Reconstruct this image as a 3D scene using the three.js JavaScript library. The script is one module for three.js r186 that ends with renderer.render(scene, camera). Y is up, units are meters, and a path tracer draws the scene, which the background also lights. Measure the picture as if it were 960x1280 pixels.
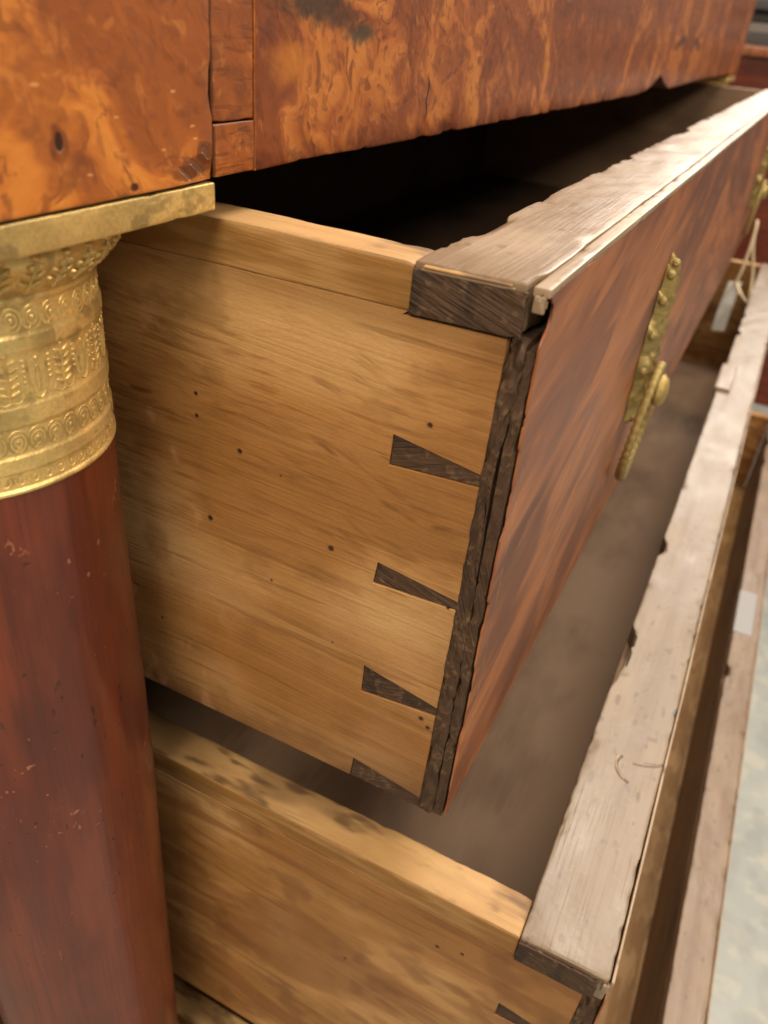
import * as THREE from 'three';
import { mergeGeometries } from 'three/addons/utils/BufferGeometryUtils.js';
import { RectAreaLightUniformsLib } from 'three/addons/lights/RectAreaLightUniformsLib.js';

/* ---------------- camera, light, exposure ---------------- */
const scene = new THREE.Scene();
const GY = 0.14;                                     // height of the survey origin above the floor
const camera = new THREE.PerspectiveCamera(2 * Math.atan(640 / 985.34) * 180 / Math.PI, 0.75, 0.01, 60);
{
  const r = new THREE.Vector3(0.44499705, 0.0870813, 0.89129292), d = new THREE.Vector3(-0.4490808, -0.8393786, 0.30622305), f = new THREE.Vector3(0.7747985, -0.53652625, -0.33441446);
  camera.quaternion.setFromRotationMatrix(new THREE.Matrix4().makeBasis(r, d.negate(), f.negate()));
  camera.position.set(-0.18903, 0.65555 + GY, 0.04422);
}
camera.focus = 0.255; camera.userData.fStop = 13;
const renderer = new THREE.WebGLRenderer({ antialias: true });
renderer.toneMapping = THREE.LinearToneMapping;
renderer.toneMappingExposure = 1;
renderer.shadowMap.enabled = true;
scene.background = new THREE.Color().setRGB(0.24, 0.205, 0.17);   // the dim warm shop around
RectAreaLightUniformsLib.init();
function ceilingLamp(x, y, z, w, h, I, col, tx, ty, tz) {
  const l = new THREE.RectAreaLight(new THREE.Color().setRGB(...col), I, w, h);
  l.position.set(x, y, z); l.lookAt(tx, ty, tz); scene.add(l); return l;
}
ceilingLamp(-1.35, 2.15, 0.18, 0.95, 0.95, 15, [1, 0.83, 0.62], 0, 0.65, 0);
ceilingLamp(1.5, 2.5, 0.3, 1.3, 0.6, 25, [1, 0.88, 0.74], 0.8, 0.6, 0);
ceilingLamp(-0.3, 2.4, 1.9, 0.9, 0.6, 20, [1, 0.86, 0.68], 0, 0.65, 0);
ceilingLamp(5.2, 2.7, 0.0, 1.6, 1.6, 13, [1, 0.9, 0.78], 0.5, 0.7, 0);

/* ---------------- helpers ---------------- */
let seedState = 12345;
const rnd = () => { seedState = (seedState * 1664525 + 1013904223) >>> 0; return seedState / 4294967296; };
const TAB = new Float32Array(65536); for (let i = 0; i < 65536; i++) TAB[i] = rnd();
function vn(x, y) {                                   // value noise 0..1
  const xi = Math.floor(x), yi = Math.floor(y); let fx = x - xi, fy = y - yi;
  fx = fx * fx * (3 - 2 * fx); fy = fy * fy * (3 - 2 * fy);
  const a = xi & 255, b = (xi + 1) & 255, c = (yi & 255) << 8, d = ((yi + 1) & 255) << 8;
  const p = TAB[c | a], q = TAB[c | b], r = TAB[d | a], s = TAB[d | b];
  return p + (q - p) * fx + (r - p + (p - q - r + s) * fx) * fy;
}
function fbm(x, y, o = 4) { let s = 0, a = 0.5, t = 0; for (let i = 0; i < o; i++) { s += a * vn(x, y); t += a; a *= 0.5; x = x * 2.03 + 17.3; y = y * 2.01 + 5.7; } return s / t; }
const mix = (a, b, t) => a + (b - a) * t, clamp = (x, a = 0, b = 1) => Math.min(b, Math.max(a, x));
const sst = (a, b, x) => { const t = clamp((x - a) / (b - a)); return t * t * (3 - 2 * t); };
const mix3 = (c, d, t) => { c[0] += (d[0] - c[0]) * t; c[1] += (d[1] - c[1]) * t; c[2] += (d[2] - c[2]) * t; };
const rgb = (r, g, b) => [r / 255, g / 255, b / 255];
// fn(s, t) in metres fills col (sRGB 0..1) and returns a height 0..1 (and optionally sets col[3] = roughness)
function tex(w, h, W, H, fn, { bump = true, rough = false, mirror = true, ox = 0, oy = 0 } = {}) {
  const D = new Uint8Array(w * h * 4), bs = 2, bw = w, bh = h, B = bump ? new Uint8Array(bw * bh * 4) : null, R = rough ? new Uint8Array(w * h * 4) : null;
  const col = [0, 0, 0, 0.5];
  for (let y = 0; y < h; y++) for (let x = 0; x < w; x++) {
    const i = (y * w + x) * 4, k = fn((x + 0.5) / w * W + ox, (y + 0.5) / h * H + oy, col);
    D[i] = clamp(col[0]) * 255; D[i + 1] = clamp(col[1]) * 255; D[i + 2] = clamp(col[2]) * 255; D[i + 3] = 255;
    if (B) { B[i] = B[i + 1] = B[i + 2] = clamp(k) * 255; B[i + 3] = 255; }
    if (R) { R[i] = R[i + 1] = R[i + 2] = clamp(col[3]) * 255; R[i + 3] = 255; }
  }
  const mk = (d, cs) => {
    const t = new THREE.DataTexture(d, w, h, THREE.RGBAFormat, THREE.UnsignedByteType);
    t.magFilter = THREE.LinearFilter; t.minFilter = THREE.LinearMipmapLinearFilter; t.generateMipmaps = true;
    t.wrapS = t.wrapT = mirror ? THREE.MirroredRepeatWrapping : THREE.RepeatWrapping;
    t.repeat.set(1 / W, 1 / H); t.offset.set(-ox / W, -oy / H);
    if (cs) t.colorSpace = THREE.SRGBColorSpace; t.needsUpdate = true; return t;
  };
  return { map: mk(D, true), bumpMap: B ? mk(B) : null, roughnessMap: R ? mk(R) : null };
}
function mat(t, o = {}, Physical = true) {
  const p = { roughness: 0.6, metalness: 0, ...o };
  if (t) { p.map = t.map; if (t.bumpMap) p.bumpMap = t.bumpMap; if (t.roughnessMap) { p.roughnessMap = t.roughnessMap; p.roughness = 1; } }
  return new THREE.MeshPhysicalMaterial(p);
}
const counts = {};
const numbered = (n) => { const k = counts[n] = (counts[n] ?? -1) + 1; return k ? n + '_' + String(k).padStart(3, '0') : n; };
function thing(name, label, category, [x, y, z], group) {
  const o = new THREE.Group(); o.name = numbered(name); o.position.set(x, y + GY, z); o.userData = { label, category };
  if (group) o.userData.group = group; scene.add(o); return o;
}
function part(name, geo, m, parent, label) {
  const o = new THREE.Mesh(geo, m); o.name = name; o.castShadow = o.receiveShadow = true; if (label) o.userData.label = label; parent.add(o); return o;
}
// a worn, softly rounded board; uv in metres with u along the grain axis (0 x, 1 y, 2 z)
function board(x0, x1, y0, y1, z0, z1, { r = 0.001, n = [8, 8, 8], grain = 0, chip = 0, warp = null, seed = 0, wob = 0 } = {}) {
  const lo = [x0, y0, z0], hi = [x1, y1, z1], axes = [];
  for (let a = 0; a < 3; a++) {
    const L = hi[a] - lo[a], rr = Math.min(r * 1.7, L * 0.3), list = [lo[a], lo[a] + rr * 0.33, lo[a] + rr];
    for (let i = 1; i < n[a]; i++) list.push(lo[a] + rr + (L - 2 * rr) * i / n[a]);
    list.push(hi[a] - rr, hi[a] - rr * 0.33, hi[a]); axes.push(list);
  }
  const pos = [], uv = [], idx = [];
  const place = (p) => {
    const q = p.slice(), along = p[0] * 1.0 + p[1] * 1.3 + p[2] * 1.7;
    const rl = r * (0.45 + 1.1 * fbm(along * 60 + seed, seed * 1.7, 3));
    let d = [0, 0, 0], m = 0, near = 0;
    for (let a = 0; a < 3; a++) {
      const R = Math.min(rl, (hi[a] - lo[a]) / 2), c = clamp(p[a], lo[a] + R, hi[a] - R); d[a] = p[a] - c; m += d[a] * d[a];
      if (p[a] < lo[a] + r * 1.8 || p[a] > hi[a] - r * 1.8) near++;
    }
    m = Math.sqrt(m);
    if (m > 1e-9) for (let a = 0; a < 3; a++) { const k = Math.min(rl, (hi[a] - lo[a]) / 2); q[a] = p[a] - d[a] + d[a] / m * Math.min(k, Math.max(Math.abs(d[0]), Math.abs(d[1]), Math.abs(d[2]))); }
    if (chip && near >= 2) {
      const c = chip * Math.max(0, fbm(along * 120 + seed * 3.1, 4.2 + seed, 3) - 0.6) * 5;
      for (let a = 0; a < 3; a++) if (p[a] < lo[a] + r * 1.8) q[a] += c; else if (p[a] > hi[a] - r * 1.8) q[a] -= c;
    }
    if (wob) for (let a = 0; a < 3; a++) q[a] += (fbm(along * 9 + a * 7 + seed, seed + a * 3, 2) - 0.5) * wob;
    return warp ? warp(q, p) : q;
  };
  for (let a = 0; a < 3; a++) for (const side of [0, 1]) {
    const b = (a + 1) % 3, c = (a + 2) % 3, B = axes[b], C = axes[c], base = pos.length / 3;
    for (let j = 0; j < C.length; j++) for (let i = 0; i < B.length; i++) {
      const p = [0, 0, 0]; p[a] = side ? hi[a] : lo[a]; p[b] = B[i]; p[c] = C[j];
      pos.push(...place(p));
      const u = a === grain ? p[b] : p[grain], v = a === grain ? p[c] : p[b === grain ? c : b]; uv.push(u, v);
    }
    for (let j = 0; j < C.length - 1; j++) for (let i = 0; i < B.length - 1; i++) {
      const k = base + j * B.length + i, l = k + B.length;
      if (side) idx.push(k, k + 1, l + 1, k, l + 1, l); else idx.push(k, l + 1, k + 1, k, l, l + 1);
    }
  }
  return smooth(pos, uv, idx);
}
function smooth(pos, uv, idx) {
  const g = new THREE.BufferGeometry(); g.setAttribute('position', new THREE.Float32BufferAttribute(pos, 3)); g.setAttribute('uv', new THREE.Float32BufferAttribute(uv, 2)); g.setIndex(idx);
  g.computeVertexNormals();
  const acc = new Map(), N = g.attributes.normal, P = pos, F = new Float32Array(N.count * 3);
  for (let i = 0; i < idx.length; i += 3) {
    const [a, b, c] = [idx[i] * 3, idx[i + 1] * 3, idx[i + 2] * 3];
    const ux = P[b] - P[a], uy = P[b + 1] - P[a + 1], uz = P[b + 2] - P[a + 2], vx = P[c] - P[a], vy = P[c + 1] - P[a + 1], vz = P[c + 2] - P[a + 2];
    const nx = uy * vz - uz * vy, ny = uz * vx - ux * vz, nz = ux * vy - uy * vx;
    for (const k of [a, b, c]) { F[k] += nx; F[k + 1] += ny; F[k + 2] += nz; }
  }
  const key = (i) => Math.round(P[i * 3] * 2e6) + ',' + Math.round(P[i * 3 + 1] * 2e6) + ',' + Math.round(P[i * 3 + 2] * 2e6);
  for (let i = 0; i < N.count; i++) { const k = key(i), e = acc.get(k) ?? [0, 0, 0]; e[0] += F[i * 3]; e[1] += F[i * 3 + 1]; e[2] += F[i * 3 + 2]; acc.set(k, e); }
  for (let i = 0; i < N.count; i++) { const e = acc.get(key(i)), l = Math.hypot(...e) || 1; N.setXYZ(i, e[0] / l, e[1] / l, e[2] / l); }
  return g;
}
const mergeAll = (list) => mergeGeometries(list.map((g) => { const h = g.index ? g.toNonIndexed() : g; for (const k of Object.keys(h.attributes)) if (!['position', 'normal', 'uv'].includes(k)) h.deleteAttribute(k); return h; }));

/* ---------------- textures ---------------- */
// old softwood, honey coloured, grain along s
function pine(seed, W, tone = 0) {
  return (s, t, c) => {
    const wv = fbm(s * 6 + seed, t * 14 + seed, 2), tt = t + (wv - 0.5) * 0.016 + s * 0.03;
    const ring = fbm(s * 2 + 9, tt * 130 + seed, 4), fib = fbm(s * 14 + seed, tt * 1500, 2), cloud = fbm(s * 15 + 31 + seed, t * 22 + 7, 4), big = fbm(s * 7 + 3 + seed, t * 9 + 90, 2), cl2 = fbm(s * 26 + seed, tt * 300, 4), fine = vn(s * 900 + 3, t * 2600 + seed), blot = fbm(s * 70 + seed, t * 110 + 5, 3);
    c[0] = 0.745; c[1] = 0.553; c[2] = 0.340;
    mix3(c, rgb(210, 170, 116), sst(0.46, 0.66, cloud) * 0.75);
    mix3(c, rgb(156, 108, 54), sst(0.52, 0.34, cloud) * 0.75);
    mix3(c, rgb(150, 100, 48), sst(0.48, 0.34, big) * 0.5);
    mix3(c, rgb(148, 102, 50), sst(0.50, 0.72, ring) * 0.30);
    mix3(c, rgb(212, 174, 114), sst(0.48, 0.30, ring) * 0.22);
    mix3(c, rgb(126, 88, 44), clamp((fib - 0.52) * 2.4) * 0.13);
    mix3(c, rgb(118, 78, 36), sst(0.62, 0.78, cl2) * 0.38);
    mix3(c, rgb(132, 92, 50), sst(0.58, 0.78, blot) * 0.3);
    const m = 0.93 + fine * 0.05; c[0] *= m; c[1] *= m; c[2] *= m; c[3] = 0.46 + fib * 0.2;
    return 0.5 + (fib - 0.5) * 0.25 + (ring - 0.5) * 0.3 + (fine - 0.5) * 0.08 - sst(0.6, 0.8, cl2) * 0.2;
  };
}
const holes1 = [[-.091, .129, .0008], [-.104, .098, .0009], [-.055, .104, .0009], [-.026, .158, .0007], [-.078, .081, .0004], [-.108, .145, .0006], [-.108, .137, .0006], [-.015, .046, .0008], [-.012, .043, .0007], [-.075, .125, .0003], [-.052, .064, .0003], [-.012, .098, .0006], [-.13, .04, .0005], [-.155, .13, .0006]];
const pA = pine(0, 0.4), pB = pine(40, 0.4);
const tSide = tex(2048, 1024, 0.4, 0.2, (s, t, c) => {
  let h = pA(s, t, c);
  // worn band by the bead, dirt near the front edge, old water marks
  mix3(c, rgb(120, 86, 44), sst(0.176, 0.186, t) * 0.35);
  mix3(c, rgb(122, 78, 40), sst(-0.03, -0.006, s) * 0.22 * fbm(s * 90, t * 90, 3) * 2);
  mix3(c, rgb(170, 128, 92), sst(0.45, 0.75, fbm(s * 40 + 71, t * 45 + 3, 3)) * 0.3 * sst(0.12, 0.05, t)); mix3(c, rgb(150, 102, 48), sst(0.08, 0.12, t) * sst(0.185, 0.15, t) * 0.35);
  { const u = t + s * 0.12 + (fbm(s * 30, t * 30 + 2, 2) - 0.5) * 0.012; mix3(c, rgb(112, 70, 32), sst(0.5, 0.85, fbm(s * 85 + 11, u * 620 + 8, 4)) * 0.4 * sst(0.06, 0.12, t) * sst(0.195, 0.16, t)); mix3(c, rgb(92, 54, 24), sst(0.0013, 0.0002, Math.abs(u - 0.131 - 0.004 * Math.sin(s * 60))) * sst(0.6, 0.8, fbm(s * 90, t * 300, 2)) * 0.5); mix3(c, rgb(100, 60, 28), sst(0.0009, 0.0002, Math.abs(u - 0.098 - 0.003 * Math.sin(s * 45))) * sst(0.6, 0.8, fbm(s * 70 + 5, t * 200, 2)) * 0.5); }
  mix3(c, rgb(70, 44, 22), sst(0.028, 0.0, t) * 0.4 * fbm(s * 50, t * 80 + 4, 3) * 1.6);
  const kn = Math.hypot((s + 0.0665) * 1.6, (t - 0.193)); mix3(c, rgb(84, 52, 26), sst(0.004, 0.001, kn) * 0.7);
  const pale = fbm(s * 110 + 4, t * 60 + 60, 4); mix3(c, rgb(206, 160, 124), sst(0.64, 0.8, pale) * 0.5 * sst(-0.09, -0.12, s));
  for (const [a, b, r] of holes1) { const d = Math.hypot(s - a, t - b); if (d < r * 2.2) { mix3(c, rgb(24, 13, 7), sst(r * 1.25, r * 0.8, d)); mix3(c, rgb(110, 68, 34), sst(r * 2.2, r, d) * 0.4); h -= sst(r * 1.3, r * 0.6, d) * 0.5; } }
  return h;
}, { ox: -0.4, oy: 0, rough: true });
const tSide2 = tex(1024, 512, 0.4, 0.2, (s, t, c) => {
  let h = pB(s, t, c);
  mix3(c, rgb(120, 76, 36), sst(0.46, 0.66, fbm(s * 7 + 3, t * 90 + 12 + fbm(s * 8, t * 20, 2) * 4, 3)) * 0.5);
  mix3(c, rgb(90, 54, 26), sst(0.55, 0.75, fbm(s * 50 + 8, t * 70, 3)) * 0.3);
  for (const [a, b, r] of [[-.068, .168, .0009], [-.057, .172, .0008], [-.11, .12, .0007]]) { const d = Math.hypot(s - a, t - b); mix3(c, rgb(24, 13, 7), sst(r * 1.25, r * 0.8, d)); }
  return h;
}, { ox: -0.4, oy: 0 });
// dusty raw top edges, grain along s
const dust = (seed, extra) => (s, t, c) => {
  const fib = fbm(s * 40 + seed, t * 1200, 2), cl = fbm(s * 26 + 9 + seed, t * 60, 4), w = fbm(s * 5 + seed, t * 120 + 30, 3), sp = fbm(s * 420 + seed, t * 420, 2);
  c[0] = 0.53; c[1] = 0.455; c[2] = 0.375;
  mix3(c, rgb(158, 140, 120), clamp((cl - 0.42) * 2.4));
  mix3(c, rgb(112, 90, 68), clamp((0.5 - w) * 2.6) * 0.55);
  mix3(c, rgb(104, 84, 64), clamp((fib - 0.55) * 3) * 0.14);
  mix3(c, rgb(188, 164, 122), sst(0.72, 0.9, sp) * 0.18); mix3(c, rgb(86, 66, 48), sst(0.74, 0.86, fbm(s * 150 + 60 + seed, t * 260, 2)) * 0.4);
  c[3] = 0.3 + cl * 0.24;
  let h = 0.5 + (fib - 0.5) * 0.15 + (cl - 0.5) * 0.5 + (sp - 0.5) * 0.1;
  if (extra) h = extra(s, t, c, h);
  return h;
};
const tDust = tex(2048, 256, 0.5, 0.05, dust(0), { rough: true });
const tDust2 = tex(2048, 256, 0.5, 0.05, dust(23, (s, t, c, h) => {        // s = x, t = z of the middle drawer's front edge
  const arc = (cx, cz, r, a0, a1, wd, k, col) => { const dx = s - cx, dz = t - cz, d = Math.abs(Math.hypot(dx, dz) - r), a = Math.atan2(dz, dx); if (a > a0 && a < a1) { const m = sst(wd, wd * 0.3, d); mix3(c, col, m * k); h -= m * 0.4 * k; } };
  arc(0.108, -0.012, 0.010, -2.9, -1.0, 0.0008, 0.9, rgb(70, 48, 32)); arc(0.110, -0.0115, 0.011, -2.7, -1.2, 0.0008, 0.6, rgb(196, 168, 132)); arc(0.135, -0.018, 0.024, 2.2, 3.0, 0.0007, 0.8, rgb(84, 58, 38)); arc(0.14, -0.016, 0.026, 2.3, 2.9, 0.0007, 0.5, rgb(92, 64, 42));
  const k = sst(1.1, 0.6, Math.hypot((s - 0.158) / 0.004, (t + 0.0012) / 0.0016)); mix3(c, rgb(44, 28, 18), k);
  return h;
}), { rough: true, oy: -0.05 });
const tEnd = tex(512, 512, 0.06, 0.06, (s, t, c) => {
  const u = t + s * 0.35, f = fbm(s * 120 + u * 30, u * 1500, 3), cl = fbm(s * 110 + 40, t * 130, 4), g = fbm(s * 420, t * 420, 3);
  c[0] = 0.275; c[1] = 0.19; c[2] = 0.12;
  mix3(c, rgb(108, 82, 58), clamp((f - 0.48) * 2.4) * 0.32); mix3(c, rgb(38, 25, 17), clamp((0.5 - cl) * 3.2) * 0.75); mix3(c, rgb(128, 104, 78), sst(0.6, 0.78, g) * 0.4);
  c[3] = 0.6; return f * 0.4 + cl * 0.4 + g * 0.2;
});
// sawn upper edges of the drawer sides: paler, handled, stained
const tTop = tex(1024, 256, 0.4, 0.05, (s, t, c) => {
  const h = pB(s, t * 1.7 + 0.3, c), cl = fbm(s * 26 + 3, t * 60, 3), d = fbm(s * 60 + 30, t * 190, 3);
  mix3(c, rgb(196, 164, 116), 0.55); mix3(c, rgb(120, 92, 58), sst(0.42, 0.7, cl) * 0.6); mix3(c, rgb(70, 50, 32), sst(0.55, 0.85, d) * 0.6); mix3(c, rgb(138, 98, 46), sst(0.028, 0.031, t) * (0.45 + 0.5 * sst(0.4, 0.6, fbm(s * 30 + 60, t * 200, 3)))); c[3] = 0.5 + cl * 0.2;
  return h;
}, { ox: -0.4, rough: true });
const tInner = tex(1024, 512, 0.5, 0.25, (s, t, c) => {
  const fib = fbm(s * 30 + 70, t * 700, 3), cl = fbm(s * 12 + 20, t * 22, 4);
  c[0] = 0.57; c[1] = 0.46; c[2] = 0.365; mix3(c, rgb(104, 80, 60), clamp((cl - 0.45) * 2.4)); mix3(c, rgb(150, 118, 86), clamp((fib - 0.5) * 2) * 0.5);
  return fib;
}, { });
// shellacked figured veneers
function burl(s, t, c, seed) {
  const X = s * 24 + seed, Y = t * 30 + s * 8, qx = fbm(X, Y + 4, 3) - 0.5, qy = fbm(X + 51, Y + 9, 3) - 0.5;
  const a = fbm(X * 1.15 + qx * 3.2, Y * 1.0 + qy * 3.2 + 20, 4), b = fbm(X * 4.2 + qx * 6 + 13, Y * 3.4 + qy * 6, 4), v = fbm(X * 2.4 + qy * 4 + 80, Y * 2.2 + qx * 4, 3), f = fbm(X * 15 + b * 3, Y * 12, 3);
  c[0] = 0.665; c[1] = 0.365; c[2] = 0.150;
  mix3(c, rgb(130, 68, 30), sst(0.60, 0.32, a) * 0.85);
  mix3(c, rgb(200, 124, 52), sst(0.40, 0.72, a) * 0.8);
  mix3(c, rgb(218, 146, 68), sst(0.50, 0.74, b) * sst(0.40, 0.62, a) * 0.5);
  mix3(c, rgb(118, 60, 28), sst(0.56, 0.34, b) * 0.55);
  const e = fbm(s * 210 + b * 5 + seed, t * 190 + a * 5, 2); mix3(c, rgb(86, 42, 22), sst(0.70, 0.84, e) * 0.5); mix3(c, rgb(222, 154, 80), sst(0.30, 0.18, e) * 0.3);
  mix3(c, rgb(70, 34, 18), sst(0.055, 0.0, Math.abs(v - 0.5)) * sst(0.56, 0.42, a) * 0.35);
  mix3(c, rgb(90, 42, 20), sst(0.56, 0.72, f) * 0.3);
  c[0] *= 1.07; c[1] *= 1.06; c[2] *= 1.04; c[3] = 0.32 + f * 0.25;
  return 0.5 + (f - 0.5) * 0.25 + (b - 0.5) * 0.5;
}
const spot = (s, t, x, y, rx, ry, n = 300) => { const k = fbm(s * n + x * 999, t * n + y * 777, 3) - 0.5; return Math.hypot((s - x) / rx, (t - y) / ry) + k * 0.9; };
const tBlock = tex(1024, 1024, 0.1, 0.1, (s, t, c) => {
  let h = burl(s < -0.084 ? s + 0.1 : s, t, c, 3.3);
  if (s < -0.084 || s > -0.0050) { const s2 = s < -0.05 ? s + 0.1 : s, ck = sst(0.55, 0.78, fbm(s2 * 110, t * 700 + 4, 3)); mix3(c, rgb(78, 38, 20), ck * 0.6 * (t < 0.627 ? 1 : 0.5)); h -= ck * 0.1; const ed = Math.min(Math.abs(s2 + 0.0046), Math.abs(s2 - 0.0145)) + Math.max(0, fbm(t * 300, s * 50, 2) - 0.45) * 0.002; mix3(c, rgb(46, 22, 12), sst(0.0013, 0.0004, ed) * 0.85); }
  mix3(c, rgb(210, 128, 50), 0.22);
  let k = sst(1.15, 0.8, Math.hypot((s + 0.0575) / 0.0011, (t - 0.6262) / 0.0019)); mix3(c, rgb(34, 16, 8), k); h -= k * 0.5;
  k = sst(1.6, 1.0, spot(s, t, -0.0575, 0.6255, 0.002, 0.003)); mix3(c, rgb(76, 30, 12), k * 0.45);
  k = sst(1.2, 0.7, spot(s, t, -0.0361, 0.6147, 0.0016, 0.0011)); mix3(c, rgb(62, 26, 16), k * 0.9); h -= k * 0.3;
  for (const [x, y, rx, ry] of [[-0.0125, 0.6170, 0.0042, 0.0011], [-0.0085, 0.6200, 0.0024, 0.0012], [-0.017, 0.6156, 0.003, 0.0008]]) { k = sst(1.1, 0.75, spot(s, t, x, y + (s - x) * -0.6, rx, ry, 700)); mix3(c, rgb(156, 112, 86), k * 0.8); h -= k * 0.35; const k2 = sst(1.5, 1.0, spot(s, t, x, y, rx * 1.3, ry * 1.8, 500)); mix3(c, rgb(70, 32, 18), k2 * 0.45); }
  for (const [x, y] of [[-0.040, 0.6300], [-0.0135, 0.6265], [-0.0125, 0.6236], [-0.0205, 0.6345], [-0.062, 0.637], [-0.05, 0.619], [-0.025, 0.622]]) { k = sst(1.0, 0.6, spot(s, t, x, y, 0.0012, 0.0004, 900)); mix3(c, rgb(228, 170, 110), k * 0.7); }
  mix3(c, rgb(58, 22, 10), sst(0.0145, 0.0125, t - 0.6 + fbm(s * 200, 4, 3) * 0.002) * 0.6);
  return h;
}, { ox: -0.1, oy: 0.58, rough: true, mirror: false });
const tFrieze = tex(2048, 512, 0.4, 0.1, (s, t, c) => {
  let h = burl(s, t, c, 11.7);
  mix3(c, rgb(120, 60, 28), 0.05 + 0.22 * fbm(s * 9, t * 9, 2));
  let k = sst(1.35, 0.35, spot(s, t, 0.0755, 0.6478, 0.010, 0.0030, 420)); mix3(c, rgb(74, 60, 40), k * 0.9); h -= k * 0.2;
  k = sst(1.4, 0.3, spot(s, t, 0.046, 0.6545, 0.020, 0.0045, 420)); mix3(c, rgb(62, 42, 28), k * 0.85); k = sst(1.4, 0.3, spot(s, t, 0.062, 0.6515, 0.012, 0.0030, 420)); mix3(c, rgb(78, 46, 28), k * 0.7);
  k = sst(1.4, 0.3, spot(s, t, 0.036, 0.6400, 0.010, 0.006, 300)); mix3(c, rgb(214, 136, 54), k * 0.5);
  k = sst(1.1, 0.8, Math.hypot((s - 0.1342 - Math.sin(t * 700) * 0.0006) / 0.0007, (t - 0.6275) / 0.0085)); mix3(c, rgb(44, 18, 9), k * 0.9); h -= k * 0.4;
  mix3(c, rgb(60, 24, 12), sst(0.624, 0.6155, t + fbm(s * 110, 9, 3) * 0.008) * 0.35);
  k = sst(1.2, 0.6, spot(s, t, 0.03, 0.640, 0.012, 0.007, 160)); mix3(c, rgb(212, 132, 46), k * 0.4);
  return h;
}, { oy: 0.58, rough: true });
const tFlame = tex(1536, 768, 0.5, 0.2, (s, t, c) => {
  const tt = t - s * 0.2, w = fbm(s * 6 + 3, tt * 30, 2), a = fbm(s * 10 + w * 2.4, tt * 52 + w * 3, 4), f = fbm(s * 40, tt * 800, 2), b = fbm(s * 9 + 30, tt * 32 + 8 + w * 1.5, 3);
  c[0] = 0.63; c[1] = 0.375; c[2] = 0.205;
  mix3(c, rgb(172, 108, 64), sst(0.40, 0.74, a) * 0.65); mix3(c, rgb(122, 70, 42), sst(0.60, 0.30, a) * 0.65); mix3(c, rgb(84, 46, 30), sst(0.46, 0.74, b) * 0.6); const q = fbm(s * 40 + a * 5, tt * 90 + 40, 3); mix3(c, rgb(84, 44, 28), sst(0.48, 0.76, q) * 0.32); mix3(c, rgb(196, 124, 68), sst(0.48, 0.26, q) * 0.3); mix3(c, rgb(104, 56, 34), clamp((f - 0.52) * 3) * 0.25);
  const sc = sst(0.0004, 0.0001, Math.abs(s - 0.0105 + (t - 0.1) * 0.02)) * sst(0.35, 0.6, fbm(3, t * 260, 2)); mix3(c, rgb(206, 168, 138), sc * 0.55);
  c[3] = 0.42 + b * 0.22;
  return 0.5 + (f - 0.5) * 0.25 + (w - 0.5) * 0.35;
}, { rough: true });
// red mahogany shaft: s round the shaft, t up
const tShaft = tex(768, 1536, 0.126, 0.3, (s, t, c) => {
  const w = fbm(s * 20, t * 7, 2), a = fbm(s * 55 + w * 3, t * 11 + w * 2, 3), f = fbm(s * 700, t * 45, 2), b = fbm(s * 36 + 22, t * 22, 3);
  c[0] = 0.40; c[1] = 0.15; c[2] = 0.05;
  mix3(c, rgb(122, 50, 21), sst(0.42, 0.74, a) * 0.6); mix3(c, rgb(78, 25, 12), sst(0.58, 0.30, a) * 0.55); mix3(c, rgb(64, 23, 13), sst(0.50, 0.85, b) * 0.45); mix3(c, rgb(86, 32, 16), clamp((f - 0.5) * 2.4) * 0.3);
  const m = fbm(s * 36, t * 26 + 6, 2), k = sst(0.80, 0.88, fbm(s * 520 + 5, t * 420, 2)) * sst(0.45, 0.6, m); mix3(c, rgb(176, 118, 84), k * 0.7);
  let sc = 0; for (const [x, y, L, sl] of [[0.034, 0.395, 0.02, 0.10], [0.041, 0.412, 0.012, 0.3], [0.047, 0.47, 0.008, 0.5], [0.052, 0.44, 0.006, 0.8], [0.03, 0.43, 0.01, -0.2], [0.06, 0.455, 0.006, 0.4], [0.038, 0.36, 0.012, 0.15], [0.05, 0.33, 0.009, 0.6], [0.025, 0.48, 0.012, 0.2], [0.058, 0.40, 0.005, -0.5]]) { const d = Math.abs(t - y - (s - x) * sl); if (Math.abs(s - x) < L) sc = Math.max(sc, sst(0.0005, 0.0001, d) * sst(0.4, 0.6, vn(s * 600, y * 99))); } mix3(c, rgb(188, 130, 96), sc * 0.6);
  const pit = sst(0.84, 0.9, fbm(s * 330 + 80, t * 260 + 6, 2)); mix3(c, rgb(34, 12, 8), pit * 0.6);
  const gr = sst(0.5, 0.7, fbm(s * 1300, t * 30, 2)); mix3(c, rgb(60, 20, 10), gr * 0.25); mix3(c, rgb(140, 64, 28), sst(0.5, 0.8, fbm(s * 130 + 9, t * 26, 3)) * 0.3); c[3] = 0.38 + b * 0.2 + k * 0.3;
  return 0.5 + (b - 0.5) * 0.4 + (f - 0.5) * 0.15 + k * 0.2 - pit * 0.3;
}, { rough: true });
const tBrass = tex(768, 768, 0.1, 0.1, (s, t, c) => {
  const a = fbm(s * 60, t * 60, 3), b = fbm(s * 150 + 7, t * 240, 3), f = fbm(s * 1500, t * 1500, 2);
  c[0] = 0.88; c[1] = 0.76; c[2] = 0.50;
  mix3(c, rgb(232, 210, 156), clamp((a - 0.5) * 2.5) * 0.6); mix3(c, rgb(150, 130, 86), clamp((0.47 - a) * 3) * 0.6); mix3(c, rgb(104, 88, 56), sst(0.6, 0.75, b) * 0.35);
  const m = 0.93 + f * 0.14; c[0] *= m * 1.07; c[1] *= m * 1.07; c[2] *= m * 1.05; c[3] = 0.3 + b * 0.26;
  return 0.5 + (f - 0.5) * 0.3 + (b - 0.5) * 0.4;
}, { rough: true });
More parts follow.
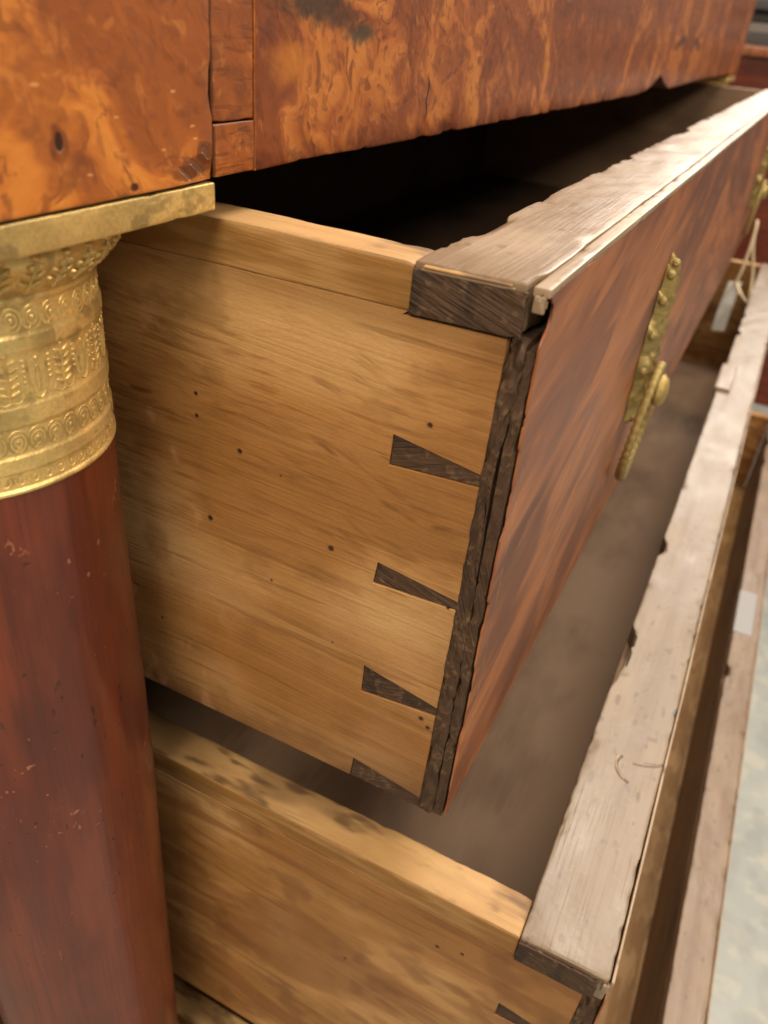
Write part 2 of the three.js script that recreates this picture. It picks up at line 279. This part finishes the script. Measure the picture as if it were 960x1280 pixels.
const tFloor = tex(768, 768, 1.2, 1.2, (s, t, c) => {
  const a = fbm(s * 14, t * 14, 5), b = fbm(s * 60 + 8, t * 50, 4);
  c[0] = 0.58; c[1] = 0.60; c[2] = 0.59; mix3(c, rgb(170, 172, 166), clamp((a - 0.5) * 2)); mix3(c, rgb(136, 142, 142), clamp((0.48 - a) * 2) * 0.6); mix3(c, rgb(190, 184, 168), sst(0.55, 0.75, b) * 0.35); mix3(c, rgb(120, 124, 124), sst(0.5, 0.75, fbm(s * 30 + 50, t * 45, 3)) * 0.3);
  c[3] = 0.3 + b * 0.25; return b;
}, { rough: true });

/* ---------------- materials ---------------- */
const M = {
  side: mat(tSide, { bumpScale: 0.0005 }),
  side2: mat(tSide2, { bumpScale: 0.0005, roughness: 0.55 }),
  dust: mat(tDust, { bumpScale: 0.0005, color: new THREE.Color().setRGB(0.86, 0.80, 0.72) }),
  dust2: mat(tDust2, { bumpScale: 0.0006, color: new THREE.Color().setRGB(0.74, 0.73, 0.70) }),
  dust3: mat(tDust, { bumpScale: 0.0006, color: new THREE.Color().setRGB(0.74, 0.68, 0.64) }),
  end: mat(tEnd, { bumpScale: 0.0016, roughness: 0.75 }),
  top: mat(tTop, { bumpScale: 0.0005 }),
  shadedInner: mat(tInner, { bumpScale: 0.0003, roughness: 0.8, color: new THREE.Color().setRGB(0.3, 0.26, 0.22) }),  // inner wood darkened in colour to stand for shade inside the upper drawer
  inner: mat(tInner, { bumpScale: 0.0003, roughness: 0.7 }),
  block: mat(tBlock, { bumpScale: 0.0006, clearcoat: 0.45, clearcoatRoughness: 0.22 }),
  frieze: mat(tFrieze, { bumpScale: 0.0006, clearcoat: 0.45, clearcoatRoughness: 0.25 }),
  flame: mat(tFlame, { bumpScale: 0.0003, clearcoat: 0.18, clearcoatRoughness: 0.3 }),
  shaft: mat(tShaft, { bumpScale: 0.0006, clearcoat: 0.4, clearcoatRoughness: 0.16 }),
  brass: mat(tBrass, { metalness: 0.62, bumpScale: 0.0003 }),
  brassDark: mat(tBrass, { metalness: 0.8, bumpScale: 0.0003, color: new THREE.Color().setRGB(0.66, 0.66, 0.62) }),
  brassPale: mat(tBrass, { metalness: 0.7, bumpScale: 0.0003, color: new THREE.Color().setRGB(0.52, 0.54, 0.54) }),
  lip: mat(tDust, { bumpScale: 0.0003, color: new THREE.Color().setRGB(1.15, 1.12, 1.05) }),
  amber: mat(tSide2, { bumpScale: 0.0004, roughness: 0.6 }),
  steel: mat(null, { color: new THREE.Color().setRGB(0.30, 0.30, 0.31), roughness: 0.65, metalness: 0.2 }),
  floor: mat(tFloor, { bumpScale: 0.0002 }),
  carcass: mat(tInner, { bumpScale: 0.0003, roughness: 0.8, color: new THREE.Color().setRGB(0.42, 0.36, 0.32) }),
  paper: mat(null, { color: new THREE.Color().setRGB(0.74, 0.73, 0.70), roughness: 0.8 }),
  string: mat(null, { color: new THREE.Color().setRGB(0.75, 0.62, 0.42), roughness: 0.9 }),
  redWood: mat(tShaft, { bumpScale: 0.0003, roughness: 0.4 }),
  greyA: mat(null, { color: new THREE.Color().setRGB(0.06, 0.055, 0.055), roughness: 0.7 }),
  greyB: mat(null, { color: new THREE.Color().setRGB(0.22, 0.19, 0.17), roughness: 0.7 }),
};

/* ---------------- the setting ---------------- */
{
  const g = new THREE.PlaneGeometry(14, 14); g.rotateX(-Math.PI / 2);
  const p = g.attributes.position, u = g.attributes.uv; for (let i = 0; i < p.count; i++) u.setXY(i, p.getX(i), p.getZ(i));
  const f = new THREE.Mesh(g, M.floor); f.name = 'floor'; f.receiveShadow = true; f.userData.kind = 'structure'; scene.add(f);
}

/* ---------------- the chest ---------------- */
const W = 1.3, COLX = -0.055, COLZ = -0.146;
const chest = thing('chest_of_drawers', 'antique mahogany chest with burl veneered frieze and brass topped round columns', 'chest of drawers', [0, 0, 0]);
// frieze: corner block, inlaid patch, long panel with a chipped lower edge
part('corner_block', board(-0.106, -0.0053, 0.6128, 0.78, -0.21, -0.0945, { r: 0.0007, n: [70, 60, 6], chip: 0.0006, seed: 3, warp: (q, p) => { const d = Math.hypot((p[0] + 0.006) / 0.012, (p[1] - 0.6128) / 0.006); if (d < 1 && p[2] > -0.1) q[2] -= 0.0012 * (1 - d) * (0.6 + fbm(p[0] * 600, p[1] * 600, 2)); return q; } }), M.block, chest, 'orange burl corner block with a small dark hole and a chipped lower corner');
part('corner_block', board(W + 0.0053, W + 0.106, 0.6128, 0.78, -0.21, -0.0945, { r: 0.0007, n: [10, 10, 4], seed: 8 }), M.frieze, chest);
part('veneer_patch', board(-0.0046, 0.0142, 0.6266, 0.78, -0.12, -0.0952, { r: 0.0005, n: [12, 40, 3], chip: 0.0004, seed: 5, grain: 0 }), M.block, chest, 'narrow inlaid strip of veneer edged by dark cracks');
part('frieze_rail', board(-0.0046, 0.0148, 0.6132, 0.6262, -0.12, -0.0950, { r: 0.0005, n: [14, 10, 3], chip: 0.0005, seed: 6 }), M.block, chest);
part('frieze_panel', board(0.0146, W + 0.0046, 0.6130, 0.78, -0.12, -0.0949, {
  r: 0.0006, n: [420, 26, 3], chip: 0.0008, seed: 9, warp: (q, p) => {
    const k = clamp(1 - (p[1] - 0.613) / 0.03), n = p[0] < 0.672 ? clamp((p[0] - 0.585) / 0.087) : clamp((0.745 - p[0]) / 0.073);
    q[1] += k * (Math.pow(n, 1.7) * 0.013 + (fbm(p[0] * 22, 3, 3) - 0.5) * 0.0010 + sst(0.75, 1.0, p[0]) * 0.003);
    if (p[2] > -0.1) q[2] += (fbm(p[0] * 14, p[1] * 14, 2) - 0.5) * 0.0010;
    return q;
  },
}), M.frieze, chest, 'long burl frieze panel with a dark stain and a chipped lower edge');
part('top_board', board(-0.12, W + 0.12, 0.78, 0.802, -0.66, -0.085, { r: 0.003, n: [20, 2, 8] }), M.flame, chest);
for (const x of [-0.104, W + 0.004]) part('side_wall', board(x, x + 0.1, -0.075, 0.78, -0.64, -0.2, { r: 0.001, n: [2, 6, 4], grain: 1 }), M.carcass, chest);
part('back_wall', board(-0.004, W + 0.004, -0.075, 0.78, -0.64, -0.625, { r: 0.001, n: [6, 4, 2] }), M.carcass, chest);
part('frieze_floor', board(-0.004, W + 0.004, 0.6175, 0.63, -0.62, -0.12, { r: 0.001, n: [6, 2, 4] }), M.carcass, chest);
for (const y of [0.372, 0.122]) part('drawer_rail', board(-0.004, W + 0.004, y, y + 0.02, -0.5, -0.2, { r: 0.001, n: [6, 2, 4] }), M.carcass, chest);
part('plinth', board(-0.11, W + 0.11, -0.14, -0.0755, -0.64, -0.1, { r: 0.003, n: [20, 3, 6] }), M.redWood, chest);
// columns
const shaftGeo = (() => {
  const prof = [[0.0395, 0.5412], [0.0393, 0.52], [0.0396, 0.49], [0.0407, 0.43], [0.0409, 0.38], [0.0402, 0.33], [0.0396, 0.25], [0.0394, 0.1], [0.0394, -0.0752]];
  const pts = []; for (let i = 0; i < prof.length - 1; i++) for (let k = 0; k < 8; k++) pts.push(new THREE.Vector2(mix(prof[i][0], prof[i + 1][0], k / 8), mix(prof[i][1], prof[i + 1][1], k / 8)));
  pts.push(new THREE.Vector2(...prof.at(-1))); pts.reverse();
  const g = new THREE.LatheGeometry(pts, 96), p = g.attributes.position, u = g.attributes.uv;
  for (let i = 0; i < p.count; i++) u.setXY(i, u.getX(i) * 0.252, p.getY(i)); return g;
})();
const capProf = [[0.0362, 0.5413], [0.0398, 0.5414], [0.0401, 0.5419], [0.0401, 0.5426], [0.0395, 0.5429], [0.0393, 0.5434], [0.0393, 0.5470], [0.0395, 0.5475], [0.0398, 0.5478], [0.0398, 0.5484], [0.0398, 0.5511], [0.0398, 0.5518], [0.0393, 0.5521], [0.0392, 0.5530], [0.0392, 0.5590], [0.0393, 0.5597], [0.0397, 0.5601], [0.0398, 0.5608], [0.0398, 0.5645], [0.0397, 0.5653], [0.0393, 0.5657], [0.0392, 0.5670], [0.0392, 0.5776], [0.0393, 0.5787], [0.0397, 0.5791], [0.0398, 0.5797], [0.0398, 0.5822], [0.0397, 0.5828], [0.0393, 0.5832], [0.0392, 0.5840], [0.0392, 0.5895], [0.0393, 0.5902], [0.0396, 0.5906], [0.0397, 0.5911], [0.0396, 0.5916], [0.0395, 0.5922], [0.0404, 0.5928], [0.0413, 0.5940], [0.0428, 0.5958], [0.0446, 0.5978], [0.0462, 0.5998], [0.0468, 0.6015], [0.0466, 0.6035], [0.0455, 0.6046]];
const capGeo = (() => { const g = new THREE.LatheGeometry(capProf.map((p) => new THREE.Vector2(...p)), 128), p = g.attributes.position, u = g.attributes.uv; for (let i = 0; i < p.count; i++) u.setXY(i, u.getX(i) * 0.25, p.getY(i)); return g; })();
// ornaments are modelled flat (a along, b up, c out) and bent round the capital
function bend(g, y, rOf, relief = 0.7) {
  const p = g.attributes.position;
  for (let i = 0; i < p.count; i++) { const a = p.getX(i), b = p.getY(i), c = p.getZ(i), yy = y + b, r = (typeof rOf === 'function' ? rOf(yy) : rOf) + c * relief, t = a / 0.039; p.setXYZ(i, r * Math.sin(t), yy, r * Math.cos(t)); }
  g.computeVertexNormals(); const u = g.attributes.uv; for (let i = 0; i < p.count; i++) u.setXY(i, p.getX(i), p.getY(i)); return g;
}
const sph = (x, y, rx, ry, rz, rot = 0) => { const g = new THREE.SphereGeometry(1, 8, 6); g.scale(rx, ry, rz); g.rotateZ(rot); g.translate(x, y, 0); return g; };
const ringG = (x, y, rx, ry, t) => { const g = new THREE.TorusGeometry(1, t / rx, 5, 18); g.scale(rx, ry, rx * 0.9); g.translate(x, y, 0); return g; };
const tubeG = (pts, r, n = 14) => new THREE.TubeGeometry(new THREE.CatmullRomCurve3(pts.map(([a, b, c = 0]) => new THREE.Vector3(a, b, c))), n, r, 5);
const scrollGeo = (h) => mergeAll([ringG(0, 0, 0.0024, h, 0.00036), ringG(0, 0, 0.0014, h * 0.55, 0.00034), sph(0, 0, 0.0006, 0.0007, 0.0006), tubeG([[0.0024, h * 0.1], [0.0029, -h * 0.55], [0.0040, -h * 0.85], [0.0050, -h * 0.55]], 0.0003, 8)]);
const palA = () => { const l = [tubeG([[0, -0.0058], [0, 0], [0, 0.005]], 0.0004), sph(0, 0.0056, 0.0007, 0.001, 0.0006)]; for (let k = 0; k < 5; k++) for (const s of [-1, 1]) l.push(sph(s * (0.0011 + 0.0002 * (k % 2)), -0.0036 + k * 0.0020, 0.0012, 0.00050, 0.0006, s * 0.6)); for (const s of [-1, 1]) l.push(tubeG([[0, -0.0058], [s * 0.0015, -0.0062], [s * 0.0026, -0.0050], [s * 0.0022, -0.0038]], 0.00034, 8)); return mergeAll(l); };
const palB = () => { const l = [tubeG([[-0.0024, 0.0048], [-0.0022, -0.001], [-0.0012, -0.0048], [0, -0.0058], [0.0012, -0.0048], [0.0022, -0.001], [0.0024, 0.0048]], 0.00042, 20), sph(0, -0.0005, 0.0009, 0.0036, 0.0006), sph(0, 0.0045, 0.0006, 0.0008, 0.0006)]; for (let k = 0; k < 5; k++) for (const s of [-1, 1]) l.push(sph(s * 0.0031, -0.001 + k * 0.0014, 0.0006, 0.00045, 0.0005, s * 0.4)); return mergeAll(l); };
const acR = (y) => { for (let i = 0; i < capProf.length - 1; i++) if (y <= capProf[i + 1][1]) return mix(capProf[i][0], capProf[i + 1][0], clamp((y - capProf[i][1]) / (capProf[i + 1][1] - capProf[i][1]))); return 0.0455; };
const acanthus = () => { const l = []; for (const [k, w] of [[0, 0.0030], [1, 0.0027], [2, 0.0018]]) for (const s of [-1, 1]) l.push(sph(s * w * 0.5, -0.0026 + k * 0.0024, w * 0.62, 0.0009, 0.0007, s * 0.7)); l.push(tubeG([[0, -0.0045], [0, 0], [0, 0.0045]], 0.0005, 8), sph(0, 0.0046, 0.0012, 0.0008, 0.0008)); return mergeAll(l); };
const leafG = () => { const l = []; for (let k = 0; k < 66; k++) { const a = k / 66 * Math.PI * 2; const g = bend(mergeAll([tubeG([[-0.0013, 0.001], [-0.0012, -0.0004], [0, -0.0013], [0.0012, -0.0004], [0.0013, 0.001]], 0.00028, 8), sph(0, 0.0001, 0.0004, 0.0008, 0.00045)]), 0.5452, 0.0393); g.rotateY(a); l.push(g); } return mergeAll(l); };
function column(x, detailed, label) {
  const s = part('column_shaft', shaftGeo, M.shaft, chest, label); s.position.set(x, 0, COLZ);
  const c = part('capital', capGeo, M.brass, chest, detailed ? 'brass capital with bands of scrolls and palmettes' : undefined); c.position.set(x, 0, COLZ);
  const ab = part('abacus', board(-0.0512, 0.0505, 0.6048, 0.6121, -0.0512, 0.0512, { r: 0.0006, n: [40, 6, 40], wob: 0.0003, chip: 0.0002, seed: 2 }), M.brass, c); void ab;
  if (!detailed) return;
  const ring = (name, g, n, off = 0) => { for (let k = 0; k < n; k++) { const m = part(name, g, M.brass, c); m.rotation.y = (k + off) / n * Math.PI * 2; } };
  ring('scroll', bend(scrollGeo(0.0029), 0.5867, 0.0391), 46);
  ring('scroll', bend(scrollGeo(0.0031), 0.5558, 0.0391), 48, 0.3);
  ring('palmette', bend(palA().scale(1.25, 1.0, 1.25), 0.5723, 0.0391), 16, 0.1); ring('palmette', bend(palB().scale(1.12, 1.0, 1.3), 0.5720, 0.0391), 16, 0.6);
  ring('acanthus_leaf', bend(acanthus(), 0.5980, acR, 1.7), 36);
  const lb = part('leaf_band', leafG(), M.brass, c); lb.userData.kind = 'stuff';
}
column(COLX, true, 'dark red mahogany column shaft with fine scratches');
column(W - COLX, false);

/* ---------------- drawers ---------------- */
const extrudeZY = (pts, x0, th) => {                   // outline in (z, y), thickness th from x0
  const sh = new THREE.Shape(pts.map(([a, b]) => new THREE.Vector2(a, b)));
  const g = new THREE.ExtrudeGeometry(sh, { depth: th, bevelEnabled: true, bevelSize: 0.00018, bevelThickness: 0.00025, bevelSegments: 1, bevelOffset: -0.00018, steps: 1 });
  const p = g.attributes.position, n = g.attributes.normal;
  for (let i = 0; i < p.count; i++) { const a = p.getX(i), b = p.getY(i), d = p.getZ(i); p.setXYZ(i, x0 + th - d, b, a); const na = n.getX(i), nb = n.getY(i), nd = n.getZ(i); n.setXYZ(i, -nd, nb, na); }
  const u = g.attributes.uv; for (let i = 0; i < p.count; i++) u.setXY(i, p.getZ(i), p.getY(i));
  return g;
};
const PINS = [[[-0.0366, 0.1515], [-0.0370, 0.1418], [-0.0088, 0.1436], [-0.0088, 0.1470]], [[-0.0374, 0.1050], [-0.0384, 0.0968], [-0.0092, 0.0980], [-0.0092, 0.1010]], [[-0.0386, 0.0592], [-0.0388, 0.0470], [-0.0098, 0.0500], [-0.0098, 0.0535]], [[-0.0392, 0.0102], [-0.0400, 0.0], [-0.0104, 0.0], [-0.0104, 0.0052]]];
function makeHandle(parent, x, y) {
  const h = new THREE.Group(); h.name = 'pull_handle'; h.position.set(x, y, 0.0002); parent.add(h);
  const P = [], U = [], I = [], NA = 96, NR = 14;                      // fluted, scalloped backplate
  for (let k = 0; k <= NR; k++) for (let i = 0; i <= NA; i++) {
    const a = i / NA * Math.PI * 2, e = k / NR, sc = 1 + 0.085 * e * Math.cos(a * 14), X = Math.sin(a) * 0.0175 * e * sc * (1 - 0.15 * Math.cos(a)), Y = Math.cos(a) * 0.045 * e * sc + 0.004;
    const dome = 0.0062 * Math.pow(1 - e * e, 0.5) * (0.75 + 0.25 * Math.cos(e * 16)) + 0.0026 * Math.pow(e, 1.4) * (1 - Math.pow(e, 9)) * (0.9 + Math.cos(a * 14));
    P.push(X, Y, 0.0006 + dome + (fbm(X * 400, Y * 400, 2) - 0.5) * 0.0006); U.push(X, Y);
  }
  for (let k = 0; k < NR; k++) for (let i = 0; i < NA; i++) { const a = k * (NA + 1) + i, b = a + NA + 1; I.push(a, b, b + 1, a, b + 1, a + 1); }
  part('backplate', smooth(P, U, I), M.brassPale, h);
  const beads = []; for (let i = 0; i < 14; i++) { const a = (i / 14) * Math.PI * 2, g = new THREE.SphereGeometry(0.0024, 10, 8); g.translate(Math.sin(a) * 0.0168, Math.cos(a) * 0.0435 + 0.004, 0.0036); beads.push(g); }
  part('beaded_edge', mergeAll(beads), M.brassPale, h);
  const boss = new THREE.LatheGeometry([[0, 0.002], [0.012, 0.0022], [0.011, 0.004], [0.007, 0.006], [0.0045, 0.0075], [0.0045, 0.010], [0.0080, 0.0115], [0.0092, 0.0140], [0.0066, 0.0172], [0, 0.0184]].map((p) => new THREE.Vector2(...p)), 24); boss.rotateX(Math.PI / 2); boss.translate(0, -0.020, 0); part('knob', boss, M.brassDark, h);
  const rg = new THREE.TorusGeometry(0.030, 0.0023, 12, 160), p = rg.attributes.position;
  for (let i = 0; i < p.count; i++) { const X = p.getX(i), Y = p.getY(i), a = Math.atan2(Y, X), k = 1 + 0.16 * Math.cos(a * 40) + 0.25 * Math.max(0, -Math.sin(a)), rr = Math.hypot(X, Y) - 0.030; const R = 0.030 + rr * k; p.setXYZ(i, R * Math.cos(a), R * Math.sin(a), p.getZ(i) * k); }
  rg.scale(0.8, 1.12, 1); rg.computeVertexNormals(); rg.rotateX(0.06); rg.translate(0, -0.041, 0.0086); part('ring', rg, M.brassPale, h);
  return h;
}
function makeDrawer(o, H, { sideM, handles = [], sideTh = 0.016, ft = 0.036, veneer = true, chipSeed = 1, pins = PINS, lock = null, veneerM = M.flame, floorY = 0.018, innerM = M.inner, floorM = innerM, dustM = M.dust, layers = false }) {
  const D = 0.47;
  const tail = [[-D, 0.0004], [pins[3][0][0] - 0.0012, 0.0002]];
  const q = pins[3]; tail.push([q[0][0] - 0.0003, q[0][1] + 0.0003], [q[3][0], q[3][1] + 0.0004]);
  for (const k of [2, 1, 0]) { const r = pins[k]; tail.push([r[2][0], r[2][1] - 0.0003], [r[1][0] - 0.0003, r[1][1] - 0.0003], [r[0][0] - 0.0003, r[0][1] + 0.0003], [r[3][0], r[3][1] + 0.0003]); }
  tail.push([-0.0082, H - 0.0124], [-ft - 0.0018, H - 0.0126], [-ft - 0.0004, H - 0.0114], [-D, H - 0.0114]);
  part('side_panel', extrudeZY(tail, 0, sideTh - 0.001), sideM, o, 'honey coloured side panel with worm holes and dovetail ends');
  const bead = board(-0.0003, sideTh + 0.001, H - 0.0113, H + 0.0016, -D, -ft - 0.0002, { r: 0.0014, n: [5, 4, 110], grain: 2, chip: 0.0004, wob: 0.0005, warp: (q, p) => { if (p[1] < H - 0.006) { q[0] = p[0] + 0.0003; q[1] = p[1]; } if (p[2] > -ft - 0.006) { q[0] = Math.max(q[0], 0); q[2] = p[2]; } return q; }, seed: chipSeed }); { const n = bead.attributes.normal, u = bead.attributes.uv, q = bead.attributes.position; for (let i = 0; i < n.count; i++) if (n.getX(i) < -0.6) u.setY(i, 0.03 + clamp((q.getY(i) - H + 0.0113), 0, 0.014)); }
  part('side_bead', bead, M.top, o);
  for (const [i, p] of pins.entries()) { part('dovetail_pin', extrudeZY(p, 0.0003, 0.012), M.end, o); void i; }
  // thick front board with its worn top edge
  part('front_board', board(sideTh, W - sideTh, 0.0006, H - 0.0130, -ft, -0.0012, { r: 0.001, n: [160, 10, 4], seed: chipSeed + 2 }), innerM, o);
  const topM = dustM; part('front_top_edge', board(0.0002, W, H - 0.0117, H + 0.0022, -ft, layers ? -0.0043 : -0.0010, {
    r: 0.0010, n: [420, 4, 14], chip: 0.0005, wob: 0.0008, seed: chipSeed + 4, warp: (q, p) => {
      if (layers && p[2] > -0.006) q[2] -= 0.0012 * sst(0.016, 0.008, p[0]);
      if (p[2] < -ft + 0.003) { q[2] += 0.0035 * sst(0.62, 0.8, fbm(p[0] * 24 + chipSeed, 6, 3)) * sst(0.02, 0.06, p[0]); const c = chipSeed === 1 && Math.abs(p[0] - 0.055) < 0.02 ? sst(0.02, 0.006, Math.abs(p[0] - 0.055)) : 0; q[2] += c * 0.0035; if (p[1] > H - 0.004) q[1] -= c * 0.0015; }
      q[1] += (fbm(p[0] * 30, p[2] * 60 + chipSeed, 3) - 0.5) * 0.0014 * (p[1] > H ? sst(0, 0.03, p[0]) : 0); return q;
    },
  }), topM, o, 'dusty grey worn top edge of the drawer front');
  part('end_block', board(-0.0012, 0.0004, H - 0.0119, H + 0.0002, -ft + 0.0002, -0.0047, { r: 0.0005, n: [2, 16, 40], chip: 0.0006, wob: 0.0006, seed: 21, grain: 2 }), M.end, o, 'dark splintered end of the top edge');
  if (layers) for (const [k, y] of [0.0004, 0.0014, 0.0022].entries()) part('edge_layer', board(-0.0013 - 0.0002 * (k % 2), 0.001, H - 0.0005 + y - 0.0007, H - 0.0003 + y - 0.0003, -ft + 0.0015 + k * 0.0006, -0.0075 - 0.001 * k, { r: 0.0002, n: [2, 2, 40], wob: 0.0009, seed: 31 + k, grain: 2 }), k === 1 ? M.dust : M.top, o);
  part('lap_strip', board(-0.0003, 0.014, 0.0002, H - 0.0128, -0.0086, -0.0034, { r: 0.0005, n: [4, 150, 14], chip: 0.0007, wob: 0.0003, seed: 41 + chipSeed, grain: 1, warp: (q, p) => { const t = 1 - p[1] / H; q[2] -= t * 0.0018; if (p[0] < 0.001) q[0] += (fbm(p[1] * 170, p[2] * 420, 4) - 0.45) * 0.0022 + sst(0.155, 0.186, p[1]) * 0.0030 * sst(0.35, 0.6, fbm(p[1] * 150, p[2] * 300, 2)); if (p[2] > -0.0045) q[2] += 0.0004 + (fbm(p[1] * 300, 8, 4) - 0.5) * 0.0006 - 0.0012 * sst(0.09, 0.14, p[1]) * sst(0.175, 0.15, p[1]) * 1.3; return q; } }), M.end, o, 'dark rough lap at the end of the drawer front');
  part('lap_strip', board(0.0001, 0.014, 0.0002, H - 0.0150, -0.0041, -0.0007, { r: 0.0004, n: [4, 120, 4], chip: 0.0006, wob: 0.0003, seed: 51 + chipSeed, grain: 1, warp: (q, p) => { const t = 1 - p[1] / H; q[2] -= t * 0.0004; if (p[0] < 0.001) q[0] += (fbm(p[1] * 170, p[2] * 420 + 9, 4) - 0.42) * 0.0016 + sst(0.165, 0.18, p[1]) * 0.002; return q; } }), M.end, o);
  if (veneer) {
    part('front_veneer', board(0.0003, W, 0.0006, H + 0.0002, -0.0004, 0.0004, { r: 0.0003, n: [260, 130, 1], chip: 0.0004, seed: 61, warp: (q, p) => { if (p[2] > 0) q[2] += (fbm(p[0] * 22, p[1] * 22, 2) - 0.5) * 0.0005; if (p[0] < 0.004) q[0] += 0.0016 * sst(0.58, 0.66, fbm(p[1] * 60 + 3, 6, 2)) + 0.0007 * fbm(p[1] * 420, 2, 3) + 0.004 * sst(0.1875, 0.1935, p[1]) * sst(0.1995, 0.1965, p[1]); return q; } }), veneerM, o, 'streaked red brown veneer on the drawer front');
    part('veneer_lip', board(0.0006, W, H - 0.0004, H + (layers ? 0.0020 : 0.0024), layers ? -0.0041 : -0.0008, 0.0005, { r: 0.0005, n: [420, 3, 4], chip: 0.0003, wob: 0.0005, seed: 71 + chipSeed }), M.lip, o, 'pale exposed edge of the veneer');
    part('splinter', board(-0.0008, 0.0022, H - 0.0046, H + 0.0002, -0.0036, -0.0002, { r: 0.0007, n: [6, 8, 6], chip: 0.001, wob: 0.0012, seed: 83 }), M.dust, o, 'broken pale splinter at the top corner');
  }
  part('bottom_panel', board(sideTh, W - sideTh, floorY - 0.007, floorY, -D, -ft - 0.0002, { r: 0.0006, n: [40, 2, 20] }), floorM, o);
  part('side_panel', board(W - sideTh, W, 0.0006, H, -D, -ft - 0.0005, { r: 0.001, n: [3, 8, 30], grain: 2 }), innerM === M.shadedInner ? M.inner : sideM, o);  // upper drawer: right panel takes a darker wood, shade put into its colour
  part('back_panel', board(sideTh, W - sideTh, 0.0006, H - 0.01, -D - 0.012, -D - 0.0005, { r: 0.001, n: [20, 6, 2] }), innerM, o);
  for (const [x, y] of handles) makeHandle(o, x, y);
}
const d1 = thing('drawer', 'upper open drawer with worm holes in its pale side and brass ring handles', 'drawer', [0, 0.4, 0]);
makeDrawer(d1, 0.2, { sideM: M.side, innerM: M.shadedInner, layers: true, handles: [[0.245, 0.112], [1.055, 0.112]] });
const d2 = thing('drawer', 'middle open drawer whose dusty front edge carries a small white lock box', 'drawer', [0, 0.151, 0.0765]);
makeDrawer(d2, 0.2, { sideM: M.side2, sideTh: 0.018, ft: 0.037, chipSeed: 7, dustM: M.dust2 });
part('lock_box', board(0.655, 0.735, 0.196, 0.2055, -0.0405, -0.024, { r: 0.0015, n: [10, 4, 4] }), M.dust, d2, 'small whitish lock box let into the inner edge');
const d3 = thing('drawer', 'lowest drawer pulled out farthest with a grey metal lock plate on its edge', 'drawer', [0, -0.07, 0.166]);
makeDrawer(d3, 0.17, { sideM: M.side2, ft: 0.0275, chipSeed: 15, dustM: M.dust3, floorY: 0.030, floorM: M.top, pins: PINS.map((p) => p.map(([a, b]) => [a * 0.75, b * 0.85])) });
part('lock_plate', board(0.612, 0.70, 0.1688, 0.1732, -0.0278, -0.008, { r: 0.0008, n: [10, 3, 5] }), M.steel, d3, 'grey steel lock plate');

/* ---------------- small things ---------------- */
const tag = thing('paper_tag', 'white paper tag hanging by a pale string from the far brass handle', 'tag', [1.06, 0.445, 0.014]);
{
  const tg = board(-0.010, 0.010, -0.150, -0.075, 0.0, 0.0012, { r: 0.0005, n: [6, 16, 1], warp: (q, p) => { q[2] += 0.006 * Math.sin((p[1] + 0.075) * 26); return q; } });
  tg.rotateY(-1.1); part('card', tg, M.paper, tag);
  const c = new THREE.CatmullRomCurve3([[0, -0.078, 0.001], [-0.004, -0.05, 0.004], [0, 0.0, 0.004], [0.006, 0.01, 0.002], [0.012, -0.02, 0.006], [0.04, -0.075, 0.02], [0.03, -0.11, 0.026], [0.0, -0.10, 0.022], [-0.02, -0.085, 0.012], [0, -0.078, 0.002]].map((p) => new THREE.Vector3(...p)));
  part('string', new THREE.TubeGeometry(c, 80, 0.0022, 6), M.string, tag);
}
const cab = thing('cabinet', 'red brown cabinet standing blurred beyond the far end of the chest', 'cabinet', [2.0, -0.14, -0.1]);
part('body', board(0, 0.7, 0, 0.775, -0.5, 0.5, { r: 0.004, n: [4, 6, 6], grain: 1 }), M.redWood, cab);
part('cabinet_top', board(-0.012, 0.71, 0.776, 0.797, -0.51, 0.51, { r: 0.004, n: [4, 2, 6] }), M.flame, cab);
const st = thing('stack', 'dark grey stack with paler bands lying on the red brown cabinet', 'stack', [2.0, 0.658, -0.1]);
for (let k = 0; k < 7; k++) part('layer', board(0.02 + (k % 3) * 0.01, 0.4, k * 0.022, k * 0.022 + 0.0205, -0.3, 0.26 - (k % 2) * 0.012, { r: 0.003, n: [3, 2, 4], wob: 0.004, seed: k }), k % 3 === 1 ? M.greyB : M.greyA, st);

renderer.render(scene, camera);
